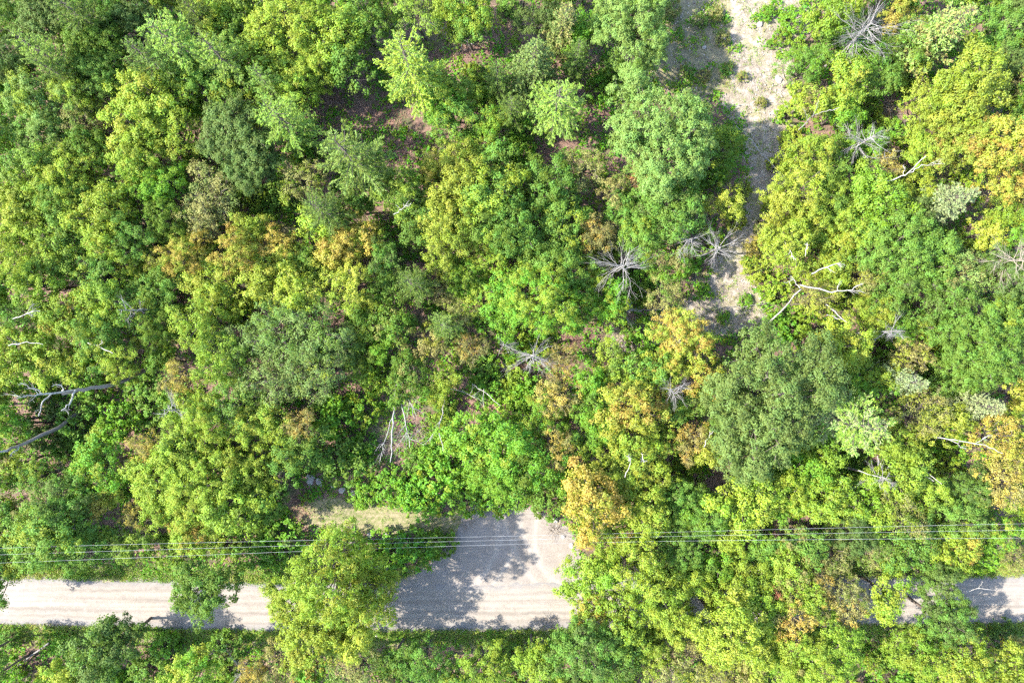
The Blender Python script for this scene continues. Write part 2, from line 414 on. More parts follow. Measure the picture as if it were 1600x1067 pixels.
def make_pine(seed, R, H, whorls, nb, up=.12, start=.28, tuft=.32, dens=1.0, power=.75, width=.17):
    rng = np.random.default_rng(seed)
    T = Tubes(); T.add(curve_pts((0, 0, -.3), (0, 0, H*.985), 8, .006, rng), np.linspace(.02*H, .02, 8), 6)
    pos = []; nrm = []; tan = []; cl = []; lo = []
    for w in range(whorls):
        f = (w+.5)/whorls; z = H*(start+(1-start)*f**.92)
        ln = R*((1-f)**power)*(.62+.45*min(1, f*4))+.25
        k = max(3, int(nb*(1 if f < .8 else .7)))
        a0 = rng.uniform(0, 6.28)
        for b in range(k):
            if rng.random() < .06: continue
            a = a0+b*2*math.pi/k+rng.normal()*.18
            l = ln*rng.uniform(.68, 1.15)
            dirh = np.array([math.cos(a), math.sin(a), 0.]); side = np.array([-math.sin(a), math.cos(a), 0.])
            rise = up*rng.uniform(.3, 1.6)+.55*f**3
            tt = np.linspace(0, 1, 5)[:, None]
            bend = rng.normal()*.1
            pts = np.array([0, 0, z])+dirh*l*tt+side*l*bend*tt**2+np.array([0, 0, 1.])*l*(rise*tt+.12*tt**2-.10*np.sin(tt*3.14))
            T.add(pts, np.linspace(.012*R+.012, .008, 5), 4)
            lv = rng.random()
            # side twigs carrying tufts
            nt = max(4, int(l*5.2*dens))
            for j in range(nt):
                s = rng.uniform(.07, 1.0)**.85
                base = np.array([np.interp(s, tt[:, 0], pts[:, i]) for i in range(3)])
                sg = 1 if j % 2 else -1
                tl = l*(.10+.34*(1-s))*rng.uniform(.5, 1.2)+.12
                td = unit(dirh*.85+side*sg*rng.uniform(.35, .95)+np.array([0, 0, rng.uniform(.0, .35)]))
                m = max(3, int(tl*13*dens))
                u = rng.uniform(.15, 1.0, (m, 1))
                q = base+td*tl*u+rng.normal(size=(m, 3))*.045
                dv = unit(td+rng.normal(size=(m, 3))*.45+np.array([0, 0, .25]))
                pos.append(q); tan.append(dv); nrm.append(np.array([0, 0, 1.])+rng.normal(size=(m, 3))*.5)
                cl.append(np.full(m, rng.random())); lo.append(np.full(m, lv))
    pos = np.concatenate(pos); n = len(pos)
    crown = leaf_mesh('crown', pos, np.concatenate(nrm), tuft*rng.uniform(.7, 1.3, n), tuft*width*rng.uniform(.7, 1.5, n)*2, rng, M['needle'],
                      np.concatenate(cl), np.concatenate(lo), np.concatenate(tan), .1)
    return T.mesh('trunk', M['darkbark']), crown, R, H

BANK = {
    'm0': [make_broad(10+i, 2.3, 7.8, 15, .32, (.30, .36, .42, .34, .38)[i], (24, 28, 32, 20, 30)[i], (.17, .20, .23, .19, .21)[i], (.8, 1.0, .9, 1.1, .7)[i], .35, (0, .1, .2, .25, .05)[i]) for i in range(5)],
    'm1': [make_broad(20+i, 3.4, 9.5, 27, .26, (.30, .36, .42, .46, .33, .38, .40)[i], (22, 28, 32, 30, 20, 26, 30)[i], (.165, .20, .22, .24, .18, .20, .21)[i], (.95, .8, 1.0, .75, 1.1, .9, .85)[i], .35, (0, .12, .2, .1, .28, .05, .15)[i]) for i in range(7)],
    'm2': [make_broad(30+i, 5.2, 12.5, 46, .205, (.36, .42, .39)[i], (28, 32, 26)[i], (.19, .22, .20)[i], .8, .35, (.05, .15, .22)[i]) for i in range(3)],
    'o1': [make_broad(40+i, 3.4, 10.0, 36, .23, .31, 28, .17, .85) for i in range(2)],
    'o2': [make_broad(50+i, 5.6, 13.0, 66, .175, .34, 30, .18, .72) for i in range(2)],
    'a1': [make_broad(60+i, 3.2, 10.0, 32, .22, .36, 14, .18, .95, .8, .15, 'bark') for i in range(4)],
    'p': [make_pine(70+i, 3.6, 13.5, 13, 6, .12, .28, .30, 1.4, .75, .115) for i in range(4)],
    's': [make_pine(80+i, 2.6, 11.0, 20, 9, .02, .12, .22, 1.25, .85, .22) for i in range(2)],
}
def make_bush(seed, R, H, n, per, L):
    rng = np.random.default_rng(seed); pos = []; nrm = []; cl = []; lo = []; T = Tubes()
    for i in range(n):
        r = R*math.sqrt(rng.random())*.92; th = rng.uniform(0, 6.28)
        hz = H*(1-.55*(r/R)**2)*rng.uniform(.55, 1.05)
        c = np.array([r*math.cos(th), r*math.sin(th), hz])
        m = int(per*rng.uniform(.6, 1.3)); rr = rng.uniform(.22, .42)
        ld = unit(rng.normal(size=(m, 3))+np.array([0, 0, .35]))
        pos.append(c+ld*rr*rng.uniform(.2, 1.1, (m, 1))*np.array([1, 1, .8])); nrm.append(ld*.4+np.array([0, 0, .8])+rng.normal(size=(m, 3))*.45)
        cl.append(np.full(m, rng.random())); lo.append(np.full(m, rng.random()))
        T.add([np.array([c[0]*.25, c[1]*.25, -.1]), c*[.7, .7, .55], c], [.03, .02, .008], 3)
    pos = np.concatenate(pos); k = len(pos)
    f = leaf_mesh('foliage', pos, np.concatenate(nrm), L*rng.uniform(.7, 1.4, k), L*rng.uniform(.5, 1, k), rng, M['leaf'], np.concatenate(cl), np.concatenate(lo))
    return T.mesh('stems', M['bark']), f, R, H
BANK['b'] = [make_bush(90+i, 2.0, 2.0, 60, 30, .2) for i in range(4)]

PAL = {'L': (.245, .335, .034), 'G': (.14, .25, .036), 'B': (.155, .305, .026), 'D': (.118, .182, .042), 'P': (.205, .315, .07), 'Y': (.305, .35, .044),
       'O': (.415, .315, .062), 'T': (.27, .255, .08), 'S': (.25, .30, .125), 'A': (.165, .24, .058), 'R': (.40, .19, .095), 'N': (.12, .20, .022)}
CNAME = {'L': 'lime', 'G': 'green', 'B': 'bright green', 'D': 'dark green', 'P': 'pale green', 'Y': 'yellow', 'O': 'orange', 'T': 'tan', 'S': 'grey green', 'A': 'dull green', 'R': 'reddish', 'N': 'olive'}
# x y radius kind colour[tint]amount ; pixels of the photograph, converted to metres below
TREES = """
25 30 40 m G;75 25 42 o D;62 85 38 p P;115 20 42 p D;150 70 42 o N;115 62 30 m P;20 95 36 o D;45 150 40 m PL4;122 145 38 m LP4;88 118 28 p D
165 120 35 o G;20 198 35 m G;72 196 40 m PG4;130 192 36 a TG4;180 28 36 m GN3
215 20 38 o D;268 60 52 p P;335 25 44 m LY3;225 95 44 p D;340 88 46 p P;370 60 38 m G;300 120 38 m GL3;370 145 50 m GL4;305 20 30 p D
232 148 55 m LY4;222 200 50 m LY4;272 215 50 m LY3;225 250 42 m LY2;375 215 56 o D;395 260 44 o D;330 312 50 a TA4;318 345 35 a T
60 268 52 m LG5;112 265 45 m LY2;30 318 44 m YL5;105 312 42 m GL5;170 338 46 m LY2;212 290 42 m B;255 290 38 m B;265 340 38 m N;150 235 35 m N
440 40 68 m LY2;495 18 42 m LY2;528 62 46 m L;415 95 50 m LY2;490 108 44 m L;395 15 38 m LG4;545 112 36 m G;566 30 42 m GN4;455 130 40 m LY2
600 18 36 m N;652 18 45 a LP4;740 18 45 m GL4;700 12 35 m L;638 102 62 p PL5;415 132 34 p P;440 185 50 p PG4;550 245 62 p DP4
472 280 40 a TL5;508 325 42 p D;620 305 44 m LG5;648 330 38 a G;705 185 44 m GL4;712 145 32 m LG4;735 52 28 m G;690 165 30 m B;780 115 25 p D;800 165 30 p D
720 268 44 m YL3;698 330 46 m YL4;760 300 52 m GL5;676 262 24 m OY5;745 345 44 m LG4;775 250 34 m G
830 88 44 s AD3;882 28 36 s TA5;908 52 32 m B;902 88 28 p D;985 48 66 o PG3;870 165 58 p P;845 30 30 m D
1038 215 82 o P;1128 230 40 m NL4;915 265 40 a TN4;1003 285 30 m RG4;1050 322 56 m GD3;985 325 36 m G;855 292 50 m GN4;925 355 30 a TO4;1132 322 30 m YL4;960 300 28 a TG4;880 345 46 m GL4
1240 30 22 b B;1222 58 16 b BL4;1200 22 13 b B;1246 75 18 b LB4;1205 70 9 b B;1045 10 22 b TG4;1120 20 14 b TG4;1135 110 13 b GT4;1100 118 12 b TG3;1238 215 20 b LY3;1204 315 18 b LB4;1150 345 18 b YL4;1190 355 14 b TG4;1170 410 14 b BL4;1212 255 14 b LT3;1160 120 9 b TG4;1190 160 10 b TL4;1130 60 13 b TG4;1095 30 14 b GT4;1075 110 14 b GT4;1160 300 16 b YT4;1175 385 18 b OT5;1100 455 14 b B;1130 495 12 b BL4;1165 470 12 b B;1055 505 16 b BT4;985 520 15 b BT4;1232 175 18 b LB4;1295 25 36 m LB4;1402 20 30 m OY4;1258 105 36 m GB4;1320 130 36 m LY2;1262 158 32 m LT3;1440 65 45 m GL3;1375 128 30 m G;1485 40 46 s PT4;1560 50 45 m GP3;1590 20 32 o D
1530 92 40 m B;1562 98 28 o D;1512 128 52 m YL4;1450 168 46 m YL5;1490 172 46 m LY4;1546 130 34 m YO4;1585 132 26 a T;1500 222 46 m YO3;1562 228 50 m YO4;1592 188 24 m G;1432 232 32 m LY2
1268 240 40 m LY3;1248 292 46 m YL5;1302 268 34 m G;1312 330 46 m LG5;1380 258 24 a OT5;1372 318 50 m LB5;1488 315 38 s S;1562 292 42 m YO5;1592 312 24 a T;1558 342 30 m LY3;1425 335 28 o D;1215 330 34 m YL4
30 368 36 m L;22 412 46 m LY2;92 388 44 m LG4;172 375 38 m LY3;212 370 42 m G;252 408 28 a YT5;152 430 46 m GL4;62 442 42 m LG3;110 490 42 m LO2;172 470 42 m LG4;215 488 38 a GL4
25 500 32 a G;30 550 46 m LY2;82 560 46 m LY2;150 530 42 m GL4;190 560 38 m LY2;292 395 38 m OL4;332 450 46 m LY3;372 398 42 m YO5;312 505 46 m LY2;342 560 46 m LG3;282 592 32 a OT5
122 345 34 m GL4;250 455 40 m GN4;255 520 36 m N;60 330 30 m LG4
182 662 34 b B;232 640 32 b G;320 650 46 m LY2;232 692 26 a OT5;282 702 46 m LG3;372 630 46 a GL3;120 655 40 b G;60 665 42 b D;140 600 36 b BG4
402 400 30 m YO4;432 385 38 m OY3;442 425 46 m LY3;495 415 34 m N;540 375 38 m OY3;576 368 32 m OL5;520 402 26 m OY5;548 448 46 m YL5;470 455 36 m YL5;505 350 34 m LY3;410 450 36 m YL5;395 360 30 m LY4
432 515 52 a AG4;490 520 52 a AG4;428 590 52 a A;495 582 48 a AL2;385 545 44 a AG5;455 555 54 a A;395 655 36 m LY4;530 540 36 a A
620 505 36 m NT3;606 440 28 m G;642 442 36 p D;582 495 34 m NL4;672 542 30 m TY4;692 508 32 p DP4;642 590 38 m NT3;735 545 30 a TO4;722 490 26 a TL4;560 560 32 m N;600 400 30 m GD4;655 355 34 m G
700 382 44 m YL5;726 432 38 m LB5;790 462 56 m BL4;762 402 36 m LY3;842 470 60 m BL5;880 420 44 m GN4;830 390 44 m G;905 475 36 m BL4;800 360 46 m GN4;700 450 28 a TG4;780 500 34 m B
742 682 48 m BL3;792 692 50 m BL3;782 742 48 m B;832 735 54 m BN4;640 765 30 b B;562 704 28 b BG3;540 722 42 b G;470 665 28 a TO4;425 660 34 m LY4;520 650 40 b B;566 640 30 b BL3;680 704 28 b B;690 745 38 b BL3
478 692 34 m GN3;606 756 32 b B;660 790 30 b BL3;720 770 38 b B;770 780 34 b BL3
930 372 32 a TO3;1010 365 46 m GL3;1052 412 32 m BT4;1078 408 24 b B;1040 462 32 a TG4;1062 522 48 m YO4;1042 582 36 m YO4;1102 592 34 m YO5;1112 620 34 m DG4;870 620 40 a OT5;922 590 28 m B
985 642 50 m YO4;880 562 28 a TO5;930 625 30 m G;1010 580 34 m GL4;960 570 32 m LG4;1200 625 108 o DA3;1165 722 48 o D;1080 690 34 a TO4;982 695 46 m LY4;1025 690 36 m LO2;940 665 38 m B;870 702 36 a OT5;850 652 42 m BL5
900 690 32 m GL3;830 612 32 b B;1105 700 30 m YL4;1060 640 30 m GL4;1010 530 32 b B;1140 655 30 m DG4
1225 382 40 m YL5;1262 350 38 m LY3;1322 362 42 m LY3;1300 405 34 m LY3;1402 382 60 m G;1452 402 56 m G;1392 442 50 m GD3;1352 432 32 a TY5;1272 470 32 a YT5;1362 490 38 m LY4;1500 432 46 a PT4;1542 362 28 m YL4
1572 432 42 o DG4;1582 490 42 m PG4;1480 472 48 m GD4;1312 542 46 m LY4;1332 592 42 m BL5;1375 600 34 m BL4;1422 556 36 a TY5;1420 594 31 s S;1532 542 60 m G;1585 562 46 m G;1562 502 42 m GL3;1502 592 42 m G;1532 632 34 s S
1260 500 28 b LB4;1215 450 26 b LB4;1440 505 30 m GL4;1270 425 34 m LY3;1180 420 22 b YL4
1338 662 60 p PS4;1432 642 46 a TY5;1592 612 24 m OY5;1480 662 32 m YL5;1552 682 40 a OY4;1572 716 40 a OY5;1592 662 36 m LG4;1400 690 38 m LN4;1290 710 34 m LB5
20 722 32 m LT3;62 742 38 m GL3;155 728 46 m BL5;252 742 52 m LY2;312 762 60 m LY2;362 792 50 m LN4;240 722 26 m YO5;162 782 28 m OY6;212 802 26 a OT5;112 792 46 m GD4;42 802 34 a TG4;78 832 58 m GL4;130 850 40 m G;300 832 40 m LO3
30 842 46 m GL4;322 915 52 m GN4;402 735 36 m LN4;412 788 36 m GN4;460 720 36 m GL3;200 850 34 m LG4;260 860 30 b LG4
98 1016 26 b B;150 1022 48 m DG5;190 1000 40 m DG4;112 1052 32 m YB4;302 1048 42 m YB5;262 1018 32 b BG4;350 1012 32 b GB4;20 1055 28 b B;395 1058 30 a OT4;230 1050 34 b GN3;12 1000 18 b GD3
432 850 40 b BD3;392 860 34 b G;548 850 26 b B;602 865 42 b B;650 862 40 b BN4;690 850 28 b BN4;518 895 78 m LY3;462 935 52 m LY2;582 930 52 m LY4;502 985 60 m LY4;552 985 46 m YL5
432 1040 42 a TG4;490 1050 32 m BO3;560 1042 50 a TA5;660 1042 42 m G;705 1052 34 m GL4;752 1050 42 m LG3;620 1030 34 m GN4;800 1030 36 b GL3
922 782 54 m OY4;945 742 40 m YL4;1002 742 50 m LY2;1002 795 46 m LY3;962 842 38 m LO3;992 882 56 m LY2;932 902 50 m LB4;922 952 32 m LO4;972 962 50 m LY2;1032 932 50 m LB3;1062 965 40 m LY4;860 785 34 b GN4;895 740 30 m BL4
1102 802 46 m GB4;1062 852 40 m G;1112 882 36 m BG4;1162 902 46 m LB3;1128 935 32 m LY3;1212 945 32 m LB4;1085 905 30 m LB3;1255 930 30 m LT3;1182 952 46 m LB3;1132 985 58 m YL5;1182 1012 42 m YL5;912 1010 56 o GD4;962 1032 46 m GD3;1042 1042 46 a TL4;832 1022 30 m LB3;852 1052 36 m LG3
1102 1042 46 a TY5;1162 1050 36 m YT4;1162 785 50 m LB3;1060 780 36 m GD3;1010 1010 40 m L;1200 860 34 m GB3
1232 772 42 m LB4;1292 782 42 m L;1342 792 46 m LB5;1262 745 44 m B;1402 742 42 m LG3;1402 802 46 a TL5;1452 772 38 m LG4;1512 762 38 m DG5;1562 752 46 a OT5;1592 775 32 m LG3;1500 812 38 m GD4;1490 850 36 m LO3
1332 832 34 o D;1302 862 42 a TN4;1252 842 34 m GT3;1362 862 36 a TG5;1422 850 42 m GL3;1562 832 36 m BY3;1590 872 28 a TL3;1540 868 30 b B;1232 895 42 m LT3;1272 902 30 a TO5;1322 922 32 a TN4;1322 958 34 a TO4;1278 945 30 a OT5;1382 930 38 m LB3
1462 905 34 o DG4;1474 968 44 o GD4;1205 925 24 m OR4;1232 962 42 a OT5;1282 1022 66 m LB3;1240 1052 40 m LT3;1440 1020 46 m LB4;1502 1040 50 m LY4;1562 1050 40 m YL5;1400 1058 32 b B;1590 1022 30 a TO3;1572 992 26 b DG4
-30 905 60 m GL4;-40 820 50 m GL4
"""
# things that serve to find their neighbours (pixel, phrase)
MARKS = [((780, 850), 'the gravel turnout'), ((615, 650), 'the forked dead birch'), ((922, 782), 'the orange tree by the turnout'), ((1200, 625), 'the huge dark round crown'),
         ((1180, 110), 'the sandy clearing'), ((1345, 55), 'the big bare star tree'), ((1490, 315), 'the pale grey spruce'), ((120, 605), 'the bare dark trunk at left'),
         ((518, 930), 'the wide lime crown over the road'), ((450, 550), 'the airy grey crown'), ((1265, 455), 'the white forked birch'), ((870, 165), 'the open pine left of the clearing'),
         ((550, 245), 'the dark spreading pine'), ((970, 430), 'the twin dead stars'), ((322, 915), 'the small tree overhanging the road'), ((1540, 935), 'the right end of the road'),
         ((1525, 135), 'the yellow crown at upper right'), ((1038, 215), 'the large pale crown beside the clearing'), ((60, 938), 'the left end of the road'), ((842, 470), 'the vivid green crown at centre'),
         ((420, 390), 'the orange-topped crowns'), ((638, 102), 'the pale pine at top'), ((1338, 662), 'the pale pine at right'), ((1530, 632), 'the small pale spruce at right'),
         ((0, 0), 'the top left corner'), ((1600, 1067), 'the bottom right corner'), ((0, 1067), 'the bottom left corner'), ((1600, 520), 'the right edge'), ((0, 400), 'the left edge'),
         ((740, 1067), 'the bottom edge'), ((330, 0), 'the top edge'), ((222, 195), 'the yellowish crown at upper left'), ((825, 570), 'the dead silvery conifer'), ((720, 268), 'the yellow crown above centre'), ((1480, 690), 'the bare forked limb at right'), ((1160, 990), 'the yellow crown at the bottom')]
DIRS = ['right of', 'upper right of', 'above', 'upper left of', 'left of', 'lower left of', 'below', 'lower right of']
ORD = ['', 'second ', 'third ', 'fourth ', 'fifth ']
taken = {}
def where(px, py, look):
    """a phrase that singles the thing out: look, then bearing from a findable neighbour"""
    cand = sorted((math.hypot(px-m[0][0], py-m[0][1]), m[1], m[0]) for m in MARKS)
    best = None
    for dist, ph, (mx, my) in cand[:7]:
        if dist < 25: continue
        k = int(round(math.atan2(my-py, px-mx)/(math.pi/4))) % 8
        how = 'just ' if dist < 75 else ('' if dist < 140 else 'well ')
        lab = f'{look} {how}{DIRS[k]} {ph}'
        if lab not in taken:
            taken[lab] = 1; return lab
        if best is None: best = (dist, ph, k)
    dist, ph, k = best
    for n in range(1, 5):
        lab = f'{ORD[n]}{look} out {DIRS[k]} {ph}'
        if lab not in taken: taken[lab] = 1; return lab
    return look+f' near {ph}'

SPECIAL = {(1200, 625): 'huge dense dark green round crown right of centre', (922, 782): 'orange and tan leafed tree at the right corner of the turnout',
           (322, 915): 'small dark green tree overhanging the left stretch of gravel road', (518, 895): 'wide lime green tree covering the road left of the turnout',
           (1038, 215): 'large pale green dense tree at the left side of the sandy clearing', (1488, 315): 'pale grey green spruce leaning toward the right edge',
           (550, 245): 'dark spreading pine above a shadowed gap in the canopy', (638, 102): 'large pale feathery pine near the top edge', (870, 165): 'open pale pine with visible trunk left of the clearing',
           (842, 470): 'vivid green broad tree at the centre of the woods', (1512, 128): 'big yellow crowned tree at the upper right', (720, 268): 'bright yellow crown above the centre beside a dark gap',
           (1338, 662): 'pale pine right of the huge dark round crown', (985, 48): 'rounded pale green tree at the top casting shadow on the clearing', (1420, 594): 'small star shaped pale spruce amid lime crowns at right',
           (1532, 632): 'flat pale grey spruce near the right edge', (830, 88): 'dense grey green spruce left of the rounded pale tree at top'}
LOW = [(48, 1026, 18), (612, 692, 30), (640, 660, 24), (615, 640, 16), (520, 757, 26)]     # low growth only
GAPS = [(572, 152, 34), (540, 165, 26), (610, 185, 22), (640, 240, 24), (690, 95, 24), (745, 78, 26), (690, 425, 26), (682, 455, 16), (1265, 515, 26), (235, 540, 16), (80, 425, 24), (240, 710, 26), (30, 50, 20), (330, 370, 16), (285, 460, 16),
        (730, 640, 18), (900, 130, 26), (940, 195, 22), (860, 235, 26), (1395, 165, 24), (1120, 895, 26), (1090, 890, 18), (820, 575, 14), (640, 555, 12), (890, 540, 22), (960, 545, 34), (470, 795, 16), (770, 640, 12)]
KIND = {'m': ('broadleaf_tree', 'broadleaf tree', 'tree', 'broadleaf trees of the wood'), 'o': ('oak_tree', 'dense leaved tree', 'tree', 'dense oak like trees'), 'a': ('thin_leaved_tree', 'sparse leaved tree', 'tree', 'sparse leaved trees'),
        't': ('sapling', 'sapling', 'sapling', 'saplings between the larger trees'), 'p': ('pine_tree', 'feathery pine', 'tree', 'pines of the wood'), 's': ('spruce_tree', 'spruce', 'tree', 'pale spruces'), 'b': ('shrub', 'low shrub', 'shrub', 'shrubs in the openings')}
placed = []
def plant(rows):
    rnd = random.Random(4)
    for row in rows:
        a = row.split()
        px, py, r = float(a[0]), float(a[1]), float(a[2]); k = a[3]; c = a[4]
        main = c[0]; tint = c[1] if len(c) > 1 else c[0]; amt = int(c[2])/10 if len(c) > 2 else .3
        R0 = r*GSD*.87*1.08
        if k in 'mat': H = (3.9+1.45*R0)*(1.5 if (px, py) in ((518, 895), (582, 930)) else 1)*rnd.uniform(.86, 1.14)
        elif k == 'o': H = (5.0+1.3*R0)*rnd.uniform(.92, 1.08)
        elif k == 'p': H = (7.6+2.0*R0)*rnd.uniform(.92, 1.1)
        elif k == 's': H = (7.0+1.9*R0)
        else: H = R0*rnd.uniform(.8, 1.5)
        if main in 'OY' and k != 'b': H *= 1.1
        hm = H*(.72 if k != 'b' else .6)
        R = r*GSD*(1-hm/HC)*(1.05 if py < 860 else .98)
        x, y = W(px, py, hm)
        if k in 'mt': bank = BANK['m0'] if R < 2.45 else BANK['m1'] if R < 3.9 else BANK['m2']
        elif k == 'o': bank = BANK['o1'] if R < 4.2 else BANK['o2']
        elif k == 'a': bank = BANK['a1']
        else: bank = BANK[k]
        tm, cm, Rd, Hd = rnd.choice(bank)
        name, look, cat, grp = KIND[k]
        root = bpy.data.objects.new(name, None); col.objects.link(root); root.empty_display_size = .3
        z = float(ground_z(x, y))
        root.location = (x, y, z); root.rotation_euler = (rnd.uniform(-.03, .03), rnd.uniform(-.03, .03), rnd.uniform(0, 6.283))
        s = R/Rd; root.scale = (s*rnd.uniform(.94, 1.06), s*rnd.uniform(.94, 1.06), H/Hd)
        t = obj('trunk' if k != 'b' else 'stems', tm, root); f = obj('crown' if k != 'b' else 'foliage', cm, root)
        j = rnd.uniform(.88, 1.12); p = PAL[main]
        f.color = (p[0]*j*rnd.uniform(.93, 1.07), p[1]*j, p[2]*j*(.65 if k == 'p' else 1), 1)
        f['tint'] = [v*j for v in PAL[tint]]; f['tint_amount'] = amt
        size = 'small ' if r < 31 else 'wide ' if r > 49 else ''
        cn = CNAME[main]
        if len(c) > 2 and tint in 'ORYT' and tint != main: cn = {'O': 'orange-flecked ', 'R': 'red-tipped ', 'Y': 'yellow-flecked ', 'T': 'tan-flecked '}[tint]+cn
        lab = SPECIAL.get((int(px), int(py))) or where(px, py, size+cn+' '+look)
        tag(root, lab, cat, grp)
        placed.append((px, py, r, x, y, R, H, k))
def fill():
    rnd = random.Random(9)
    base = [(float(a[0]), float(a[1]), float(a[2])) for a in (q.split() for q in TREES.strip().replace('\n', ';').split(';'))]
    add = []
    gy, gx = np.meshgrid(np.arange(-45, 1115, 22), np.arange(-55, 1660, 22), indexing='ij')
    rg = np.random.default_rng(9)
    PX = gx.ravel()+rg.uniform(-9, 9, gx.size); PY = gy.ravel()+rg.uniform(-9, 9, gx.size)
    X, Y = W(PX, PY, 1.5)
    ok = (np.abs(Y-road_y(X)) > 5.2) & (poly_sdf(DRIVE_W, X, Y) > 1.6) & (poly_sdf(CLEAR_W, X, Y) > 1.2) & (poly_sdf(STRIP_W, X, Y) > .8)
    for px, py in zip(PX[ok], PY[ok]):
        if any(math.hypot(px-a, py-b) < c+14 for a, b, c in GAPS+LOW): continue
        if any(math.hypot(px-a, py-b) < c+4 for a, b, c in base): continue
        r = rnd.uniform(21, 31)
        edge = px < 12 or px > 1588 or py < 8
        if px < -28 or px > 1628 or py < -28: continue
        k = 't' if (edge or rnd.random() < .2) else 'b'
        if edge: r += 8
        c = rnd.choice(['BL4', 'B', 'LB4', 'GB4', 'G', 'LY3', 'NL4', 'BG4'])
        add.append(f'{px:.0f} {py:.0f} {r:.0f} {k} {c}'); base.append((px, py, r))
    return add
plant(TREES.strip().replace('\n', ';').split(';')+fill())

# ------------------------------------------------------------------ dead and bare trees
def twig_fan(T, a, d, L, r, rng, depth, spread=.5, n=3, sides=4):
    """a branch with forking twigs"""
    d = unit(np.asarray(d, float)); a = np.asarray(a, float)
    b = a+d*L+rng.normal(size=3)*.08*L
    pts = curve_pts(a, b, 5, .06, rng)
    T.add(pts, np.linspace(r, r*.35, 5), sides)
    if depth == 0: return
    for i in range(n):
        s = rng.uniform(.25, .9); p = pts[int(s*4)]
        dd = unit(d+rng.normal(size=3)*spread)
        twig_fan(T, p, dd, L*rng.uniform(.4, .75), r*(.6-.3*s), rng, depth-1, spread, max(2, n-1), 3)

def dead_star(px, py, r, label, seed, H=8.5, nb=16, mat='dead', tilt=.25, below=.6, depth=2):
    """standing dead tree seen from above: trunk and spoke-like bare branches"""
    rng = np.random.default_rng(seed)
    x, y = W(px, py, H*.8); R = r*GSD*(1-H*.8/HC)*1.1
    root = bpy.data.objects.new('dead_tree', None); col.objects.link(root); root.location = (x, y, float(ground_z(x, y)))
    lean = rng.normal(size=2)*.5
    T = Tubes(); T.add(curve_pts((0, 0, -.3), (lean[0], lean[1], H), 7, .012, rng), np.linspace(.15, .03, 7), 6)
    obj('trunk', T.mesh('trunk', M[mat]), root)
    for i in range(nb):
        f = rng.uniform(below, .97); a = i*2.4+rng.normal()*.7
        L = R*(1.2-.62*f**2.5)*rng.choice([rng.uniform(.25, .55), rng.uniform(.7, 1.2)], p=[.35, .65])
        T = Tubes()
        twig_fan(T, (lean[0]*f, lean[1]*f, H*f), (math.cos(a), math.sin(a), rng.normal()*.3+tilt), L, .022+.0055*R, rng, depth, .34, 5)
        obj('branch', T.mesh('branch', M[mat]), root)
    tag(root, label, 'dead tree', 'standing dead trees')

def bare_stem(paths, label, seed, mat='birch', name='bare_tree', group='leaning bare trees', twig=5, trunk=None):
    """paths: first the trunk, then limbs; each a list of (px, py, height) and end radii"""
    rng = np.random.default_rng(seed)
    def P(p):
        x, y = W(*p); return np.array([x, y, p[2]+float(ground_z(x, y))])
    base = P(paths[0][0][0])
    root = bpy.data.objects.new(name, None); col.objects.link(root); root.location = base
    for k, (pts, r0, r1) in enumerate(paths):
        q = np.array([P(p) for p in pts])-base
        # finer, slightly crooked
        t = np.linspace(0, len(q)-1, (len(q)-1)*4+1); qq = np.stack([np.interp(t, np.arange(len(q)), q[:, i]) for i in range(3)], 1)
        qq[1:-1] += rng.normal(size=qq[1:-1].shape)*np.array([.06, .06, .03])
        T = Tubes(); T.add(qq, np.linspace(r0, r1, len(qq))*(1.15 if trunk else .8), 6)
        L = np.linalg.norm(q[-1]-q[0])
        if k or len(paths) == 1:
            for _ in range(twig):
                i = rng.integers(len(qq)//2, len(qq)-1); dd = unit(qq[-1]-qq[0])
                twig_fan(T, qq[i], unit(dd+rng.normal(size=3)*.5), L*rng.uniform(.14, .32), r1*.9, rng, 1, .5, 3)
        obj('trunk' if k == 0 else 'limb', T.mesh('limb', M[trunk if trunk and k == 0 else mat]), root)
    tag(root, label, 'dead tree' if mat != 'log' else 'log', group)

def twig_heap(px, py, r, label, seed, H=2.5, n=60, mat='dead', lean=(0, 0)):
    """tangle of fine bare twigs"""
    rng = np.random.default_rng(seed); x, y = W(px, py, H*.6); R = r*GSD
    T = Tubes()
    for i in range(n):
        a = rng.uniform(0, 6.28); b = np.array([rng.normal()*.2, rng.normal()*.2, 0])
        twig_fan(T, b*R*.6, (math.cos(a)*.9+lean[0], math.sin(a)*.9+lean[1], rng.uniform(.15, 1.0)*H/R), R*rng.uniform(.5, 1.05), .016, rng, 1, .4, 4, 3)
    o = obj('bare_shrub', T.mesh('bare_shrub', M[mat]), None, (x, y, float(ground_z(x, y))))
    tag(o, label, 'bare shrub', 'leafless twiggy shrubs')

dead_star(1345, 55, 52, 'big bare star shaped dead tree at upper right of the clearing', 1, 9.5, 30, tilt=.35)
dead_star(972, 412, 48, 'upper of two bare star shaped dead trees near the centre', 2, 10, 20, tilt=.1)
dead_star(968, 468, 28, 'lower smaller of two bare star shaped dead trees near the centre', 3, 6, 14, tilt=-.1)
dead_star(1124, 388, 38, 'bare white dead tree beside the lower end of the clearing', 4, 8.5, 16)
dead_star(1082, 366, 30, 'grey twiggy dead tree left of the bare white one by the clearing', 5, 9.0, 18)
dead_star(826, 568, 36, 'silvery dead conifer below the vivid green central crown', 6, 9, 22, tilt=-.05)
dead_star(788, 540, 18, 'small white dead top just upper left of the silvery dead conifer', 7, 8.5, 9)
dead_star(1062, 602, 26, 'bare white crown among orange trees left of the huge dark crown', 8, 10.8, 14)
dead_star(1402, 520, 28, 'bare white branches between green crowns and the white forked birch', 9, 10.8, 13)
dead_star(1424, 590, 16, 'bare white top poking through the star shaped spruce', 10, 9.8, 12, depth=1)
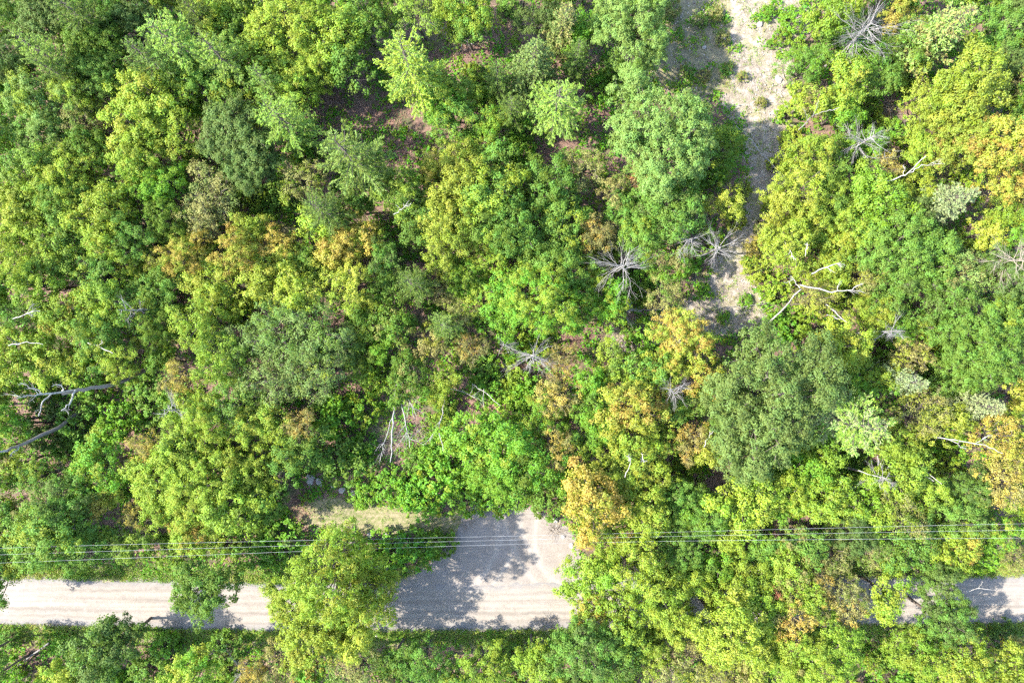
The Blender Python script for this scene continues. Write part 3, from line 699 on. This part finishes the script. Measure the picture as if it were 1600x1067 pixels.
dead_star(268, 648, 26, 'thin grey dead tree right of the bare dark trunk', 11, 10.5, 14)
dead_star(1376, 752, 26, 'bare white dead tree below the pale pine at right', 12, 9.5, 13)
dead_star(1580, 388, 40, 'tan twiggy dead tree at the right edge', 13, 11.5, 28, 'drytwig')
dead_star(1348, 212, 36, 'grey tangled dead tree above the curved white birch', 14, 9.5, 26)
dead_star(215, 478, 24, 'thin bare top inside green crowns at left', 15, 10, 9, depth=1)
dead_star(990, 905, 22, 'grey bare twigs in the lime crown right of the turnout', 16, 10.0, 10)
dead_star(372, 1050, 24, 'grey bare brush at the bottom left of the wide lime crown', 17, 3.5, 14)

bare_stem([([(618, 580, 1), (616, 640, 6), (612, 690, 9.5), (610, 722, 11)], .15, .05), ([(619, 598, 2.6), (632, 650, 7.2), (640, 700, 10)], .09, .03), ([(622, 594, 2.2), (638, 620, 5.5), (648, 655, 8.5)], .07, .025), ([(615, 650, 6), (600, 690, 8), (598, 712, 9)], .06, .02)],
          'forked pale dead birch leaning down the photo left of centre', 21, twig=6)
bare_stem([([(698, 600, .5), (692, 640, 4), (686, 670, 6.5), (692, 704, 9)], .12, .035), ([(697, 603, 1), (720, 612, 3), (742, 622, 4.5)], .07, .025), ([(690, 650, 5), (680, 672, 6.5), (672, 690, 7.5)], .05, .02)],
          'crooked pale dead tree right of the forked dead birch', 22)
bare_stem([([(738, 600, 3), (760, 615, 4), (782, 634, 5)], .07, .03), ([(756, 608, 4), (756, 634, 5)], .05, .02)], 'short pale dead branches below the silvery dead conifer', 23)
bare_stem([([(240, 572, .5), (180, 600, 6), (130, 608, 9), (96, 616, 11)], .22, .11), ([(130, 608, 9), (60, 616, 12), (24, 622, 14)], .10, .03), ([(118, 610, 10), (108, 632, 11.5), (96, 642, 12)], .09, .03), ([(80, 615, 11), (64, 632, 12), (62, 650, 12.5)], .07, .02), ([(70, 616, 11.5), (48, 606, 12.5), (30, 598, 13)], .07, .02), ([(100, 612, 11), (94, 600, 12), (80, 604, 12.5)], .06, .02)],
          'tall leaning dead tree with dark trunk and white branch tips at left', 24, 'birch', twig=5, trunk='creosote')
bare_stem([([(132, 638, .5), (90, 668, 4), (40, 692, 7), (12, 704, 9)], .20, .12), ([(12, 704, 9), (-10, 706, 10)], .10, .05), ([(30, 698, 8), (16, 712, 9)], .06, .03)], 'thick grey trunk slanting to the left edge below the dead tree', 25, 'dead', trunk='creosote')
bare_stem([([(1188, 516, .3), (1220, 486, 5), (1252, 452, 10)], .13, .08), ([(1250, 445, 10), (1292, 456, 10.6), (1318, 455, 11), (1336, 449, 11.3)], .10, .04), ([(1268, 428, 10), (1292, 416, 10.5), (1312, 411, 10.8)], .09, .04), ([(1250, 450, 10), (1240, 436, 10.4), (1225, 441, 10.8)], .06, .03)],
          'white forked birch stem reaching up between lime crowns', 26)
bare_stem([([(1288, 476, 7), (1308, 492, 8), (1322, 504, 8.5)], .08, .04), ([(1290, 492, 7), (1310, 498, 8)], .06, .03)], 'short white branches just below the white forked birch', 27)
bare_stem([([(1332, 276, 5), (1368, 282, 6.5), (1398, 282, 7.5), (1420, 270, 8), (1445, 245, 8.5)], .10, .05), ([(1420, 270, 8), (1440, 260, 8.4), (1470, 256, 8.8)], .06, .02), ([(1412, 275, 7.8), (1412, 258, 8.2)], .04, .02)], 'curved white birch left of the yellow crowns at upper right', 28)
bare_stem([([(1224, 276, .4), (1198, 246, 1.2), (1174, 220, 1.8), (1150, 196, 2.4)], .12, .05), ([(1198, 246, 1), (1180, 215, 1.8), (1172, 200, 2)], .04, .015), ([(1190, 238, 1.2), (1196, 205, 1.8)], .03, .015)], 'pale fallen sapling lying across the shaded clearing', 29, 'birch', twig=6)
bare_stem([([(1248, 203, 4), (1272, 180, 6.5), (1298, 172, 8), (1312, 168, 8.5)], .07, .03), ([(1270, 182, 6.5), (1280, 156, 8)], .04, .015), ([(1262, 192, 5.8), (1258, 172, 7.5)], .04, .015)], 'bare fallen limb on the lime shrubs right of the clearing', 30, 'dead', twig=5)
bare_stem([([(1458, 682, 6), (1490, 688, 7.5), (1540, 695, 9), (1566, 708, 9.6)], .08, .03), ([(1480, 686, 7), (1510, 700, 8.2)], .05, .02), ([(1525, 692, 8.6), (1552, 682, 9.5)], .04, .02)], 'bare forked limb among orange leaves at right', 31)
bare_stem([([(1370, 712, 6), (1373, 740, 7), (1376, 762, 8)], .06, .03), ([(1342, 735, 7), (1372, 746, 7.6), (1396, 760, 8)], .06, .03)], 'thin white crossed stems below the pale pine', 32)
bare_stem([([(1436, 730, 6), (1455, 742, 7), (1472, 756, 7.6)], .07, .03), ([(1438, 740, 6), (1460, 752, 7)], .05, .03)], 'short pale broken stems below the bare forked limb', 33)
bare_stem([([(1296, 776, 5), (1308, 764, 6), (1320, 748, 7)], .05, .03)], 'single thin pale stem in lime crowns below right of the huge dark crown', 34)
bare_stem([([(1256, 782, 5), (1262, 770, 6), (1268, 760, 6.6)], .04, .03)], 'tiny pale stem left of the single thin pale stem', 35)
bare_stem([([(978, 486, .4), (1030, 484, .9), (1092, 498, 1.4)], .06, .03), ([(1050, 487, 1), (1085, 505, 1.4)], .03, .02), ([(1040, 486, .9), (1072, 492, 1.2), (1095, 488, 1.6)], .03, .015)], 'pale fallen stem lying across the lower clearing', 36, 'dead', twig=5)
bare_stem([([(1136, 480, .3), (1165, 478, .5), (1196, 474, .7)], .05, .03)], 'thin fallen stick at the bottom of the sandy track', 37, 'dead')
bare_stem([([(664, 34, .4), (700, 48, .7), (738, 70, 1)], .11, .06)], 'grey fallen log in the dark gap at the top', 38, 'dead')
bare_stem([([(668, 40, .3), (700, 56, .5), (728, 66, .8)], .07, .04)], 'thinner fallen log beside the grey one in the dark gap at the top', 39, 'dead')
bare_stem([([(311, 877, 6), (298, 888, 6.5), (286, 899, 7)], .09, .07)], 'dark bare stub at the top of the tree overhanging the road', 40, 'darkbark')
bare_stem([([(1408, 888, .2), (1428, 908, 2), (1444, 927, 3.5)], .08, .05)], 'dark bare trunk leaning over the right stretch of road', 41, 'darkbark')
bare_stem([([(1502, 924, 5), (1528, 920, 5.5), (1556, 922, 6)], .05, .025), ([(1530, 920, 5.5), (1536, 908, 6)], .03, .015)], 'pale bare limb overhanging the right end of the road', 42)
bare_stem([([(20, 1046, .35), (46, 1026, .45), (76, 1004, .4)], .13, .11)], 'straight grey log lying in shrubs at the bottom left corner', 43, 'dead', 'fallen_log', twig=0)
bare_stem([([(640, 1060, .5), (650, 1042, 3), (656, 1050, 6)], .07, .04)], 'dark thin leaning trunk at the bottom edge', 44, 'darkbark')
bare_stem([([(135, 535, 8), (155, 542, 8.6), (176, 552, 9)], .07, .04), ([(150, 540, 8.5), (160, 534, 9)], .04, .02)], 'white branch in the lime crowns at left', 45)
bare_stem([([(14, 540, 8), (40, 534, 8.6), (64, 538, 9)], .06, .03), ([(30, 536, 8.4), (20, 534, 9)], .04, .02)], 'thin white branch at the left edge above the leaning dead tree', 46)
bare_stem([([(20, 498, 8), (42, 490, 9), (62, 486, 9.6)], .06, .03)], 'thin grey branch at left edge below yellow green crowns', 47)
bare_stem([([(976, 745, 9.5), (984, 722, 10), (980, 712, 10.4)], .05, .03)], 'pale stub above the orange tree by the turnout', 48)
bare_stem([([(1002, 708, 9.5), (1008, 722, 10), (1000, 716, 10.4)], .05, .03)], 'second pale stub right of the one above the orange tree', 49)
bare_stem([([(1100, 698, 8), (1108, 682, 8.6), (1114, 674, 9)], .05, .03)], 'pale curved stem at the left rim of the huge dark crown', 50)
bare_stem([([(615, 335, 9), (628, 328, 9.5), (642, 318, 10)], .05, .03)], 'thin white branch left of the yellow crown above centre', 51)
bare_stem([([(1226, 378, 8), (1234, 392, 9), (1240, 406, 9.4)], .05, .03)], 'thin white stem in yellow crown above the forked birch', 52)
bare_stem([([(1258, 400, 9), (1261, 380, 9.4)], .05, .03)], 'short upright white stem above the forked birch', 53)

twig_heap(610, 690, 30, 'tan dry brush under the forked dead birch', 61, 2.2, 70, 'drytwig')
twig_heap(650, 672, 26, 'grey dry brush right of the forked dead birch', 62, 1.8, 50, 'drytwig')
twig_heap(1340, 235, 26, 'grey dry brush under the tangled dead tree at upper right', 63, 1.6, 40, 'dead')
twig_heap(1395, 165, 26, 'pinkish dry brush between the star tree and yellow crowns', 64, 1.4, 40, 'drytwig')
twig_heap(1110, 500, 22, 'dry brush at the bottom end of the clearing', 65, .9, 26, 'drytwig')
twig_heap(1275, 515, 18, 'reddish dry brush in the bare patch above the huge dark crown', 66, .8, 20, 'drytwig')
twig_heap(870, 830, 26, 'dry brush at the right rim of the turnout', 67, .8, 34, 'drytwig')
twig_heap(730, 820, 16, 'dry brush at the top left rim of the turnout', 68, .6, 22, 'drytwig')
twig_heap(1090, 440, 18, 'dry brush left of the sandy track', 69, 1.0, 24, 'dead')
twig_heap(855, 975, 20, 'dry brush on the south verge below the turnout', 70, .6, 24, 'drytwig')

# ------------------------------------------------------------------ power line
def power():
    HP = 9.6
    def pole(px, py, label, seed):
        x, y = W(px, py, HP)
        root = bpy.data.objects.new('utility_pole', None); col.objects.link(root); root.location = (x, y, 0)
        T = Tubes(); T.add([(0, 0, -.4), (0, 0, 5), (0, 0, HP)], [.16, .14, .11], 10); obj('pole', T.mesh('pole', M['creosote']), root)
        T = Tubes(); T.add([(-.06, -1.2, HP-.5), (-.06, 1.2, HP-.5)], [.07, .07], 4); obj('crossarm', T.mesh('crossarm', M['creosote']), root)
        for s in (-1.1, 0, 1.1):
            T = Tubes(); T.add([(-.06, s, HP-.45), (-.06, s, HP-.3), (-.06, s, HP-.2), (-.06, s, HP-.14)], [.05, .07, .045, .02], 8); obj('insulator', T.mesh('insulator', M['metal']), root)
        T = Tubes(); T.add([(.32, 0, HP-2.2), (.32, 0, HP-2.15), (.32, 0, HP-1.3), (.32, 0, HP-1.25)], [.02, .2, .2, .02], 12); obj('transformer', T.mesh('transformer', M['metal']), root)
        tag(root, label, 'utility pole', 'utility poles'); return x, y
    a = pole(-60, 869, 'utility pole hidden by trees beyond the left edge', 1)
    b = pole(1780, 826, 'utility pole beyond the right edge', 2)
    names = ['uppermost of the power lines running along the road', 'middle power line running along the road', 'lowest of the power lines running along the road']
    for k, s in enumerate((1.1, 0, -1.1)):
        t = np.linspace(0, 1, 41)
        p = np.stack([a[0]+(b[0]-a[0])*t, a[1]+(b[1]-a[1])*t+s*(.5 if k != 1 else .5), HP-.14-1.1*4*t*(1-t)*(1, .96, 1.05)[k]], 1)
        p[:, 1] = a[1]+(b[1]-a[1])*t+s*(.42+.30*np.cos(t*3.14)**2)*(1 if k else .8)
        T = Tubes(); T.add(p, .009, 5)
        tag(obj('power_line', T.mesh('power_line', M['metal'])), names[k], 'power line', 'power lines along the road')
power()

# ------------------------------------------------------------------ rocks
def rocks():
    rng = np.random.default_rng(8); bank = []
    import bmesh
    for i in range(4):
        bm = bmesh.new(); bmesh.ops.create_icosphere(bm, subdivisions=2, radius=1)
        for v in bm.verts:
            q = np.array(v.co); f = 1+.22*math.sin(3*q[0]+i)*math.cos(2.4*q[1]+i*2)+.12*math.sin(5*q[2]+q[0]*4+i)
            v.co = (q[0]*f, q[1]*f*.85, q[2]*f*.6)
        me = bpy.data.meshes.new('rock'); bm.to_mesh(me); bm.free(); me.materials.append(M['rock']); bank.append(me)
    R = [(1217, 124, .42, 'round pale boulder on the bare ground of the clearing'), (485, 748, .55, 'pale flat rock at the upper left of the grass strip'), (500, 752, .45, 'second pale rock at the upper left of the grass strip'),
         (522, 758, .38, 'grey rock in the middle of the row above the grass strip'), (535, 765, .42, 'fourth grey rock of the row above the grass strip'), (552, 770, .36, 'right end rock of the row above the grass strip'),
         (578, 835, .33, 'rock at the left end of the hedge below the grass strip'), (606, 832, .3, 'rock at the middle of the hedge below the grass strip'), (624, 838, .42, 'dark edged rock right of the middle in the hedge row'),
         (662, 858, .3, 'rock at the right end of the hedge row'), (868, 812, .32, 'rock at the upper right rim of the turnout'), (893, 852, .35, 'rock at the right rim of the turnout'), (880, 838, .25, 'small rock at the right rim of the turnout'),
         (588, 992, .22, 'small rock on the south verge under the wide lime crown'), (1130, 60, .3, 'small rock in the grass of the upper clearing'), (1100, 75, .25, 'grey stone in tree shadow at the upper clearing'), (1186, 40, .35, 'pale stone at the top of the clearing')]
    for i, (px, py, s, lab) in enumerate(R):
        x, y = W(px, py)
        o = obj('rock', bank[i % 4], None, (x, y, float(ground_z(x, y))+s*.2), (0, 0, rng.uniform(0, 6)), (s*rng.uniform(.9, 1.2), s, s*.9))
        tag(o, lab, 'rock', 'scattered rocks')
rocks()

# ------------------------------------------------------------------ ground cover, grass, stones, litter: uncountable
def vnoise(x, y, s, seed):
    rng = np.random.default_rng(seed); v = 0
    for k in range(6):
        a = rng.uniform(0, 6.28); f = s*(1.0+.6*k); ph = rng.uniform(0, 6.28, 2)
        v = v+np.sin((x*math.cos(a)+y*math.sin(a))*f+ph[0])*np.cos((-x*math.sin(a)+y*math.cos(a))*f*.83+ph[1])/(1+.35*k)
    return v/2.2
def scatter():
    rng = np.random.default_rng(77)
    def masks(x, y):
        dr = np.abs(y-road_y(x)); dd = poly_sdf(DRIVE_W, x, y); sc = poly_sdf(CLEAR_W, x, y); ss = poly_sdf(STRIP_W, x, y)
        g = np.full(x.shape, 1e9)
        for px, py, r in GAPS:
            gx, gy = W(px, py); g = np.minimum(g, np.hypot(x-gx, y-gy)-r*GSD)
        return dr, dd, sc, ss, g
    # leafy ground cover in tufts
    n = 50000
    x = rng.uniform(-72, 72, n); y = rng.uniform(-52, 52, n)
    dr, dd, sc, ss, g = masks(x, y)
    nz = vnoise(x, y, .22, 1)
    cov = np.zeros(n)
    for px, py, r, tx, ty, R, H, k in placed:
        if k != 'b': cov = np.maximum(cov, (np.hypot(x-tx, y-ty) < R*.75)*1.0)
    keep = (dr > 2.72+.35*np.abs(nz)) & (dd > .35) & (sc > -.4+nz*.8) & (ss > .1) & ((g > .2*nz) | (rng.random(n) < .42)) & (rng.random(n) > .45*cov) & (nz > -.75)
    keep |= (sc < 0) & (vnoise(x, y, .5, 3) > .35) & (dr > 3) & (rng.random(n) < .75)
    keep |= (np.hypot(x-W(1205, 40)[0], (y-W(1205, 40)[1])*.6) < 2.2) & (vnoise(x, y, 1.1, 31) > .1)
    keep |= (np.hypot(x-W(1080, 70)[0], y-W(1080, 70)[1]) < 5) & (vnoise(x, y, .9, 33) > .2)
    x, y = x[keep], y[keep]; dr = dr[keep]
    k = 11; m = len(x)
    h = np.clip(.35+.25*vnoise(x, y, .5, 2)+rng.normal(size=m)*.12, .08, .9)*np.clip((dr-2.7)*.5, .25, 1)
    X = np.repeat(x, k)+rng.normal(size=m*k)*.24; Y = np.repeat(y, k)+rng.normal(size=m*k)*.24
    Z = ground_z(X, Y)+np.repeat(h, k)*rng.uniform(.25, 1.1, m*k)
    nr = np.array([0, 0, .9])+rng.normal(size=(m*k, 3))*.45
    me = leaf_mesh('ground_cover', np.stack([X, Y, Z], 1), nr, .25*rng.uniform(.6, 1.4, m*k), .18*rng.uniform(.6, 1.4, m*k), rng, M['cover'], np.repeat(rng.random(m), k), np.repeat(rng.random(m), k))
    tag(obj('ground_cover', me), 'leafy green undergrowth covering the forest floor', 'undergrowth', kind='stuff')
    # grass on verges, the strip above the road and patches of the clearing
    n = 30000
    x = rng.uniform(-72, 72, n); y = rng.uniform(-52, 52, n)
    xx = rng.uniform(-72, 72, 16000); s = rng.choice([-1, 1], 16000)
    x = np.concatenate([x, xx]); y = np.concatenate([y, road_y(xx)+s*(2.55+np.abs(rng.normal(size=16000))*1.1)])
    dr, dd, sc, ss, g = masks(x, y)
    nz = vnoise(x, y, .45, 5)
    keep = (((ss < .3) & (rng.random(len(x)) < .45)) | ((sc < .5) & (nz > -.3)) | ((dr < 5) & (dr > 2.5))) & (dr > 2.5) & (dd > .05)
    x, y = x[keep], y[keep]; m = len(x); k = 9
    X = np.repeat(x, k)+rng.normal(size=m*k)*.13; Y = np.repeat(y, k)+rng.normal(size=m*k)*.13
    Z = ground_z(X, Y)+rng.uniform(.03, .22, m*k)
    tn = rng.normal(size=(m*k, 3))+np.array([0, 0, .8])
    me = leaf_mesh('grass', np.stack([X, Y, Z], 1), np.array([0, 0, .6])+rng.normal(size=(m*k, 3))*.6, .24*rng.uniform(.6, 1.4, m*k), .05*rng.uniform(.6, 1.4, m*k), rng, M['grass'], np.repeat(rng.random(m), k), np.repeat(rng.random(m), k), tn, .05)
    tag(obj('grass', me), 'yellowish grass along the verges and in the clearing', 'grass', kind='stuff')
    # fallen leaves in the bare gaps
    m = 16000; gi = rng.integers(len(GAPS), size=m); G = np.array(GAPS, float)[gi]
    x, y = W(G[:, 0]+rng.normal(size=m)*G[:, 2]*.75, G[:, 1]+rng.normal(size=m)*G[:, 2]*.75)
    me = leaf_mesh('leaf_litter', np.stack([x, y, ground_z(x, y)+rng.uniform(.01, .07, m)], 1), np.array([0, 0, .8])+rng.normal(size=(m, 3))*.3, .17*rng.uniform(.5, 1.4, m), .11*rng.uniform(.5, 1.4, m), rng, M['litter'], rng.random(m), rng.random(m))
    tag(obj('leaf_litter', me), 'brown fallen leaves on bare ground between the trees', 'leaf litter', kind='stuff')
    # stones: octahedra
    n = 9000
    x = rng.uniform(10, 35, n); y = rng.uniform(-2, 42, n); dr, dd, sc, ss, g = masks(x, y)
    keep = (sc < .2) & (vnoise(x, y, .35, 9) > -.5); x, y = x[keep], y[keep]
    x2 = rng.uniform(DRIVE_W[:, 0].min(), DRIVE_W[:, 0].max(), 2500); y2 = rng.uniform(DRIVE_W[:, 1].min(), DRIVE_W[:, 1].max(), 2500)
    d2 = poly_sdf(DRIVE_W, x2, y2); kk = (np.abs(d2) < .5) & (np.abs(y2-road_y(x2)) > 2.7); x = np.concatenate([x, x2[kk]]); y = np.concatenate([y, y2[kk]])
    xx = rng.uniform(-70, 70, 2200); x = np.concatenate([x, xx]); y = np.concatenate([y, road_y(xx)+rng.choice([-1, 1], 2200)*rng.normal(2.45, .16, 2200)])
    m = len(x); s = .03+.06*rng.random(m)**3
    oc = np.array([[1, 0, 0], [0, 1, 0], [-1, 0, 0], [0, -1, 0], [0, 0, .7], [0, 0, -.7]]); fc = np.array([0,1,4, 1,2,4, 2,3,4, 3,0,4, 1,0,5, 2,1,5, 3,2,5, 0,3,5])
    c = np.stack([x, y, np.maximum(ground_z(x, y), .0)+s*.3], 1)
    co = c[:, None]+oc[None]*s[:, None, None]*rng.uniform(.7, 1.3, (m, 6, 1))
    idx = (np.arange(m)[:, None]*6+fc[None]).ravel()
    tag(obj('gravel', np_mesh('gravel', co.reshape(-1, 3), 3, idx, [M['rock']], smooth=False)), 'loose stones on the clearing and road edges', 'gravel', kind='stuff')
    # dry sticks lying about in the clearing and the gaps
    T = Tubes(); cnt = 0
    for _ in range(9000):
        if cnt > 1500: break
        if rng.random() < .6: px, py = rng.uniform(960, 1260), rng.uniform(0, 560)
        else:
            gx, gy, gr = GAPS[rng.integers(len(GAPS))]; px, py = gx+rng.normal()*gr*.6, gy+rng.normal()*gr*.6
        x, y = W(px, py)
        if poly_sdf(CLEAR_W, np.array([x]), np.array([y]))[0] > .6 and rng.random() < .6: continue
        z = float(ground_z(x, y))+.04; a = rng.uniform(0, 6.28); L = rng.uniform(.2, .9)
        T.add([(x, y, z), (x+math.cos(a)*L*.5+rng.normal()*.05, y+math.sin(a)*L*.5, z+.05), (x+math.cos(a)*L, y+math.sin(a)*L, z+rng.uniform(0, .12))], [.018, .014, .008], 3); cnt += 1
    tag(obj('stick_litter', T.mesh('stick_litter', M['drytwig'])), 'dry sticks littering the clearing', 'sticks', kind='stuff')
scatter()
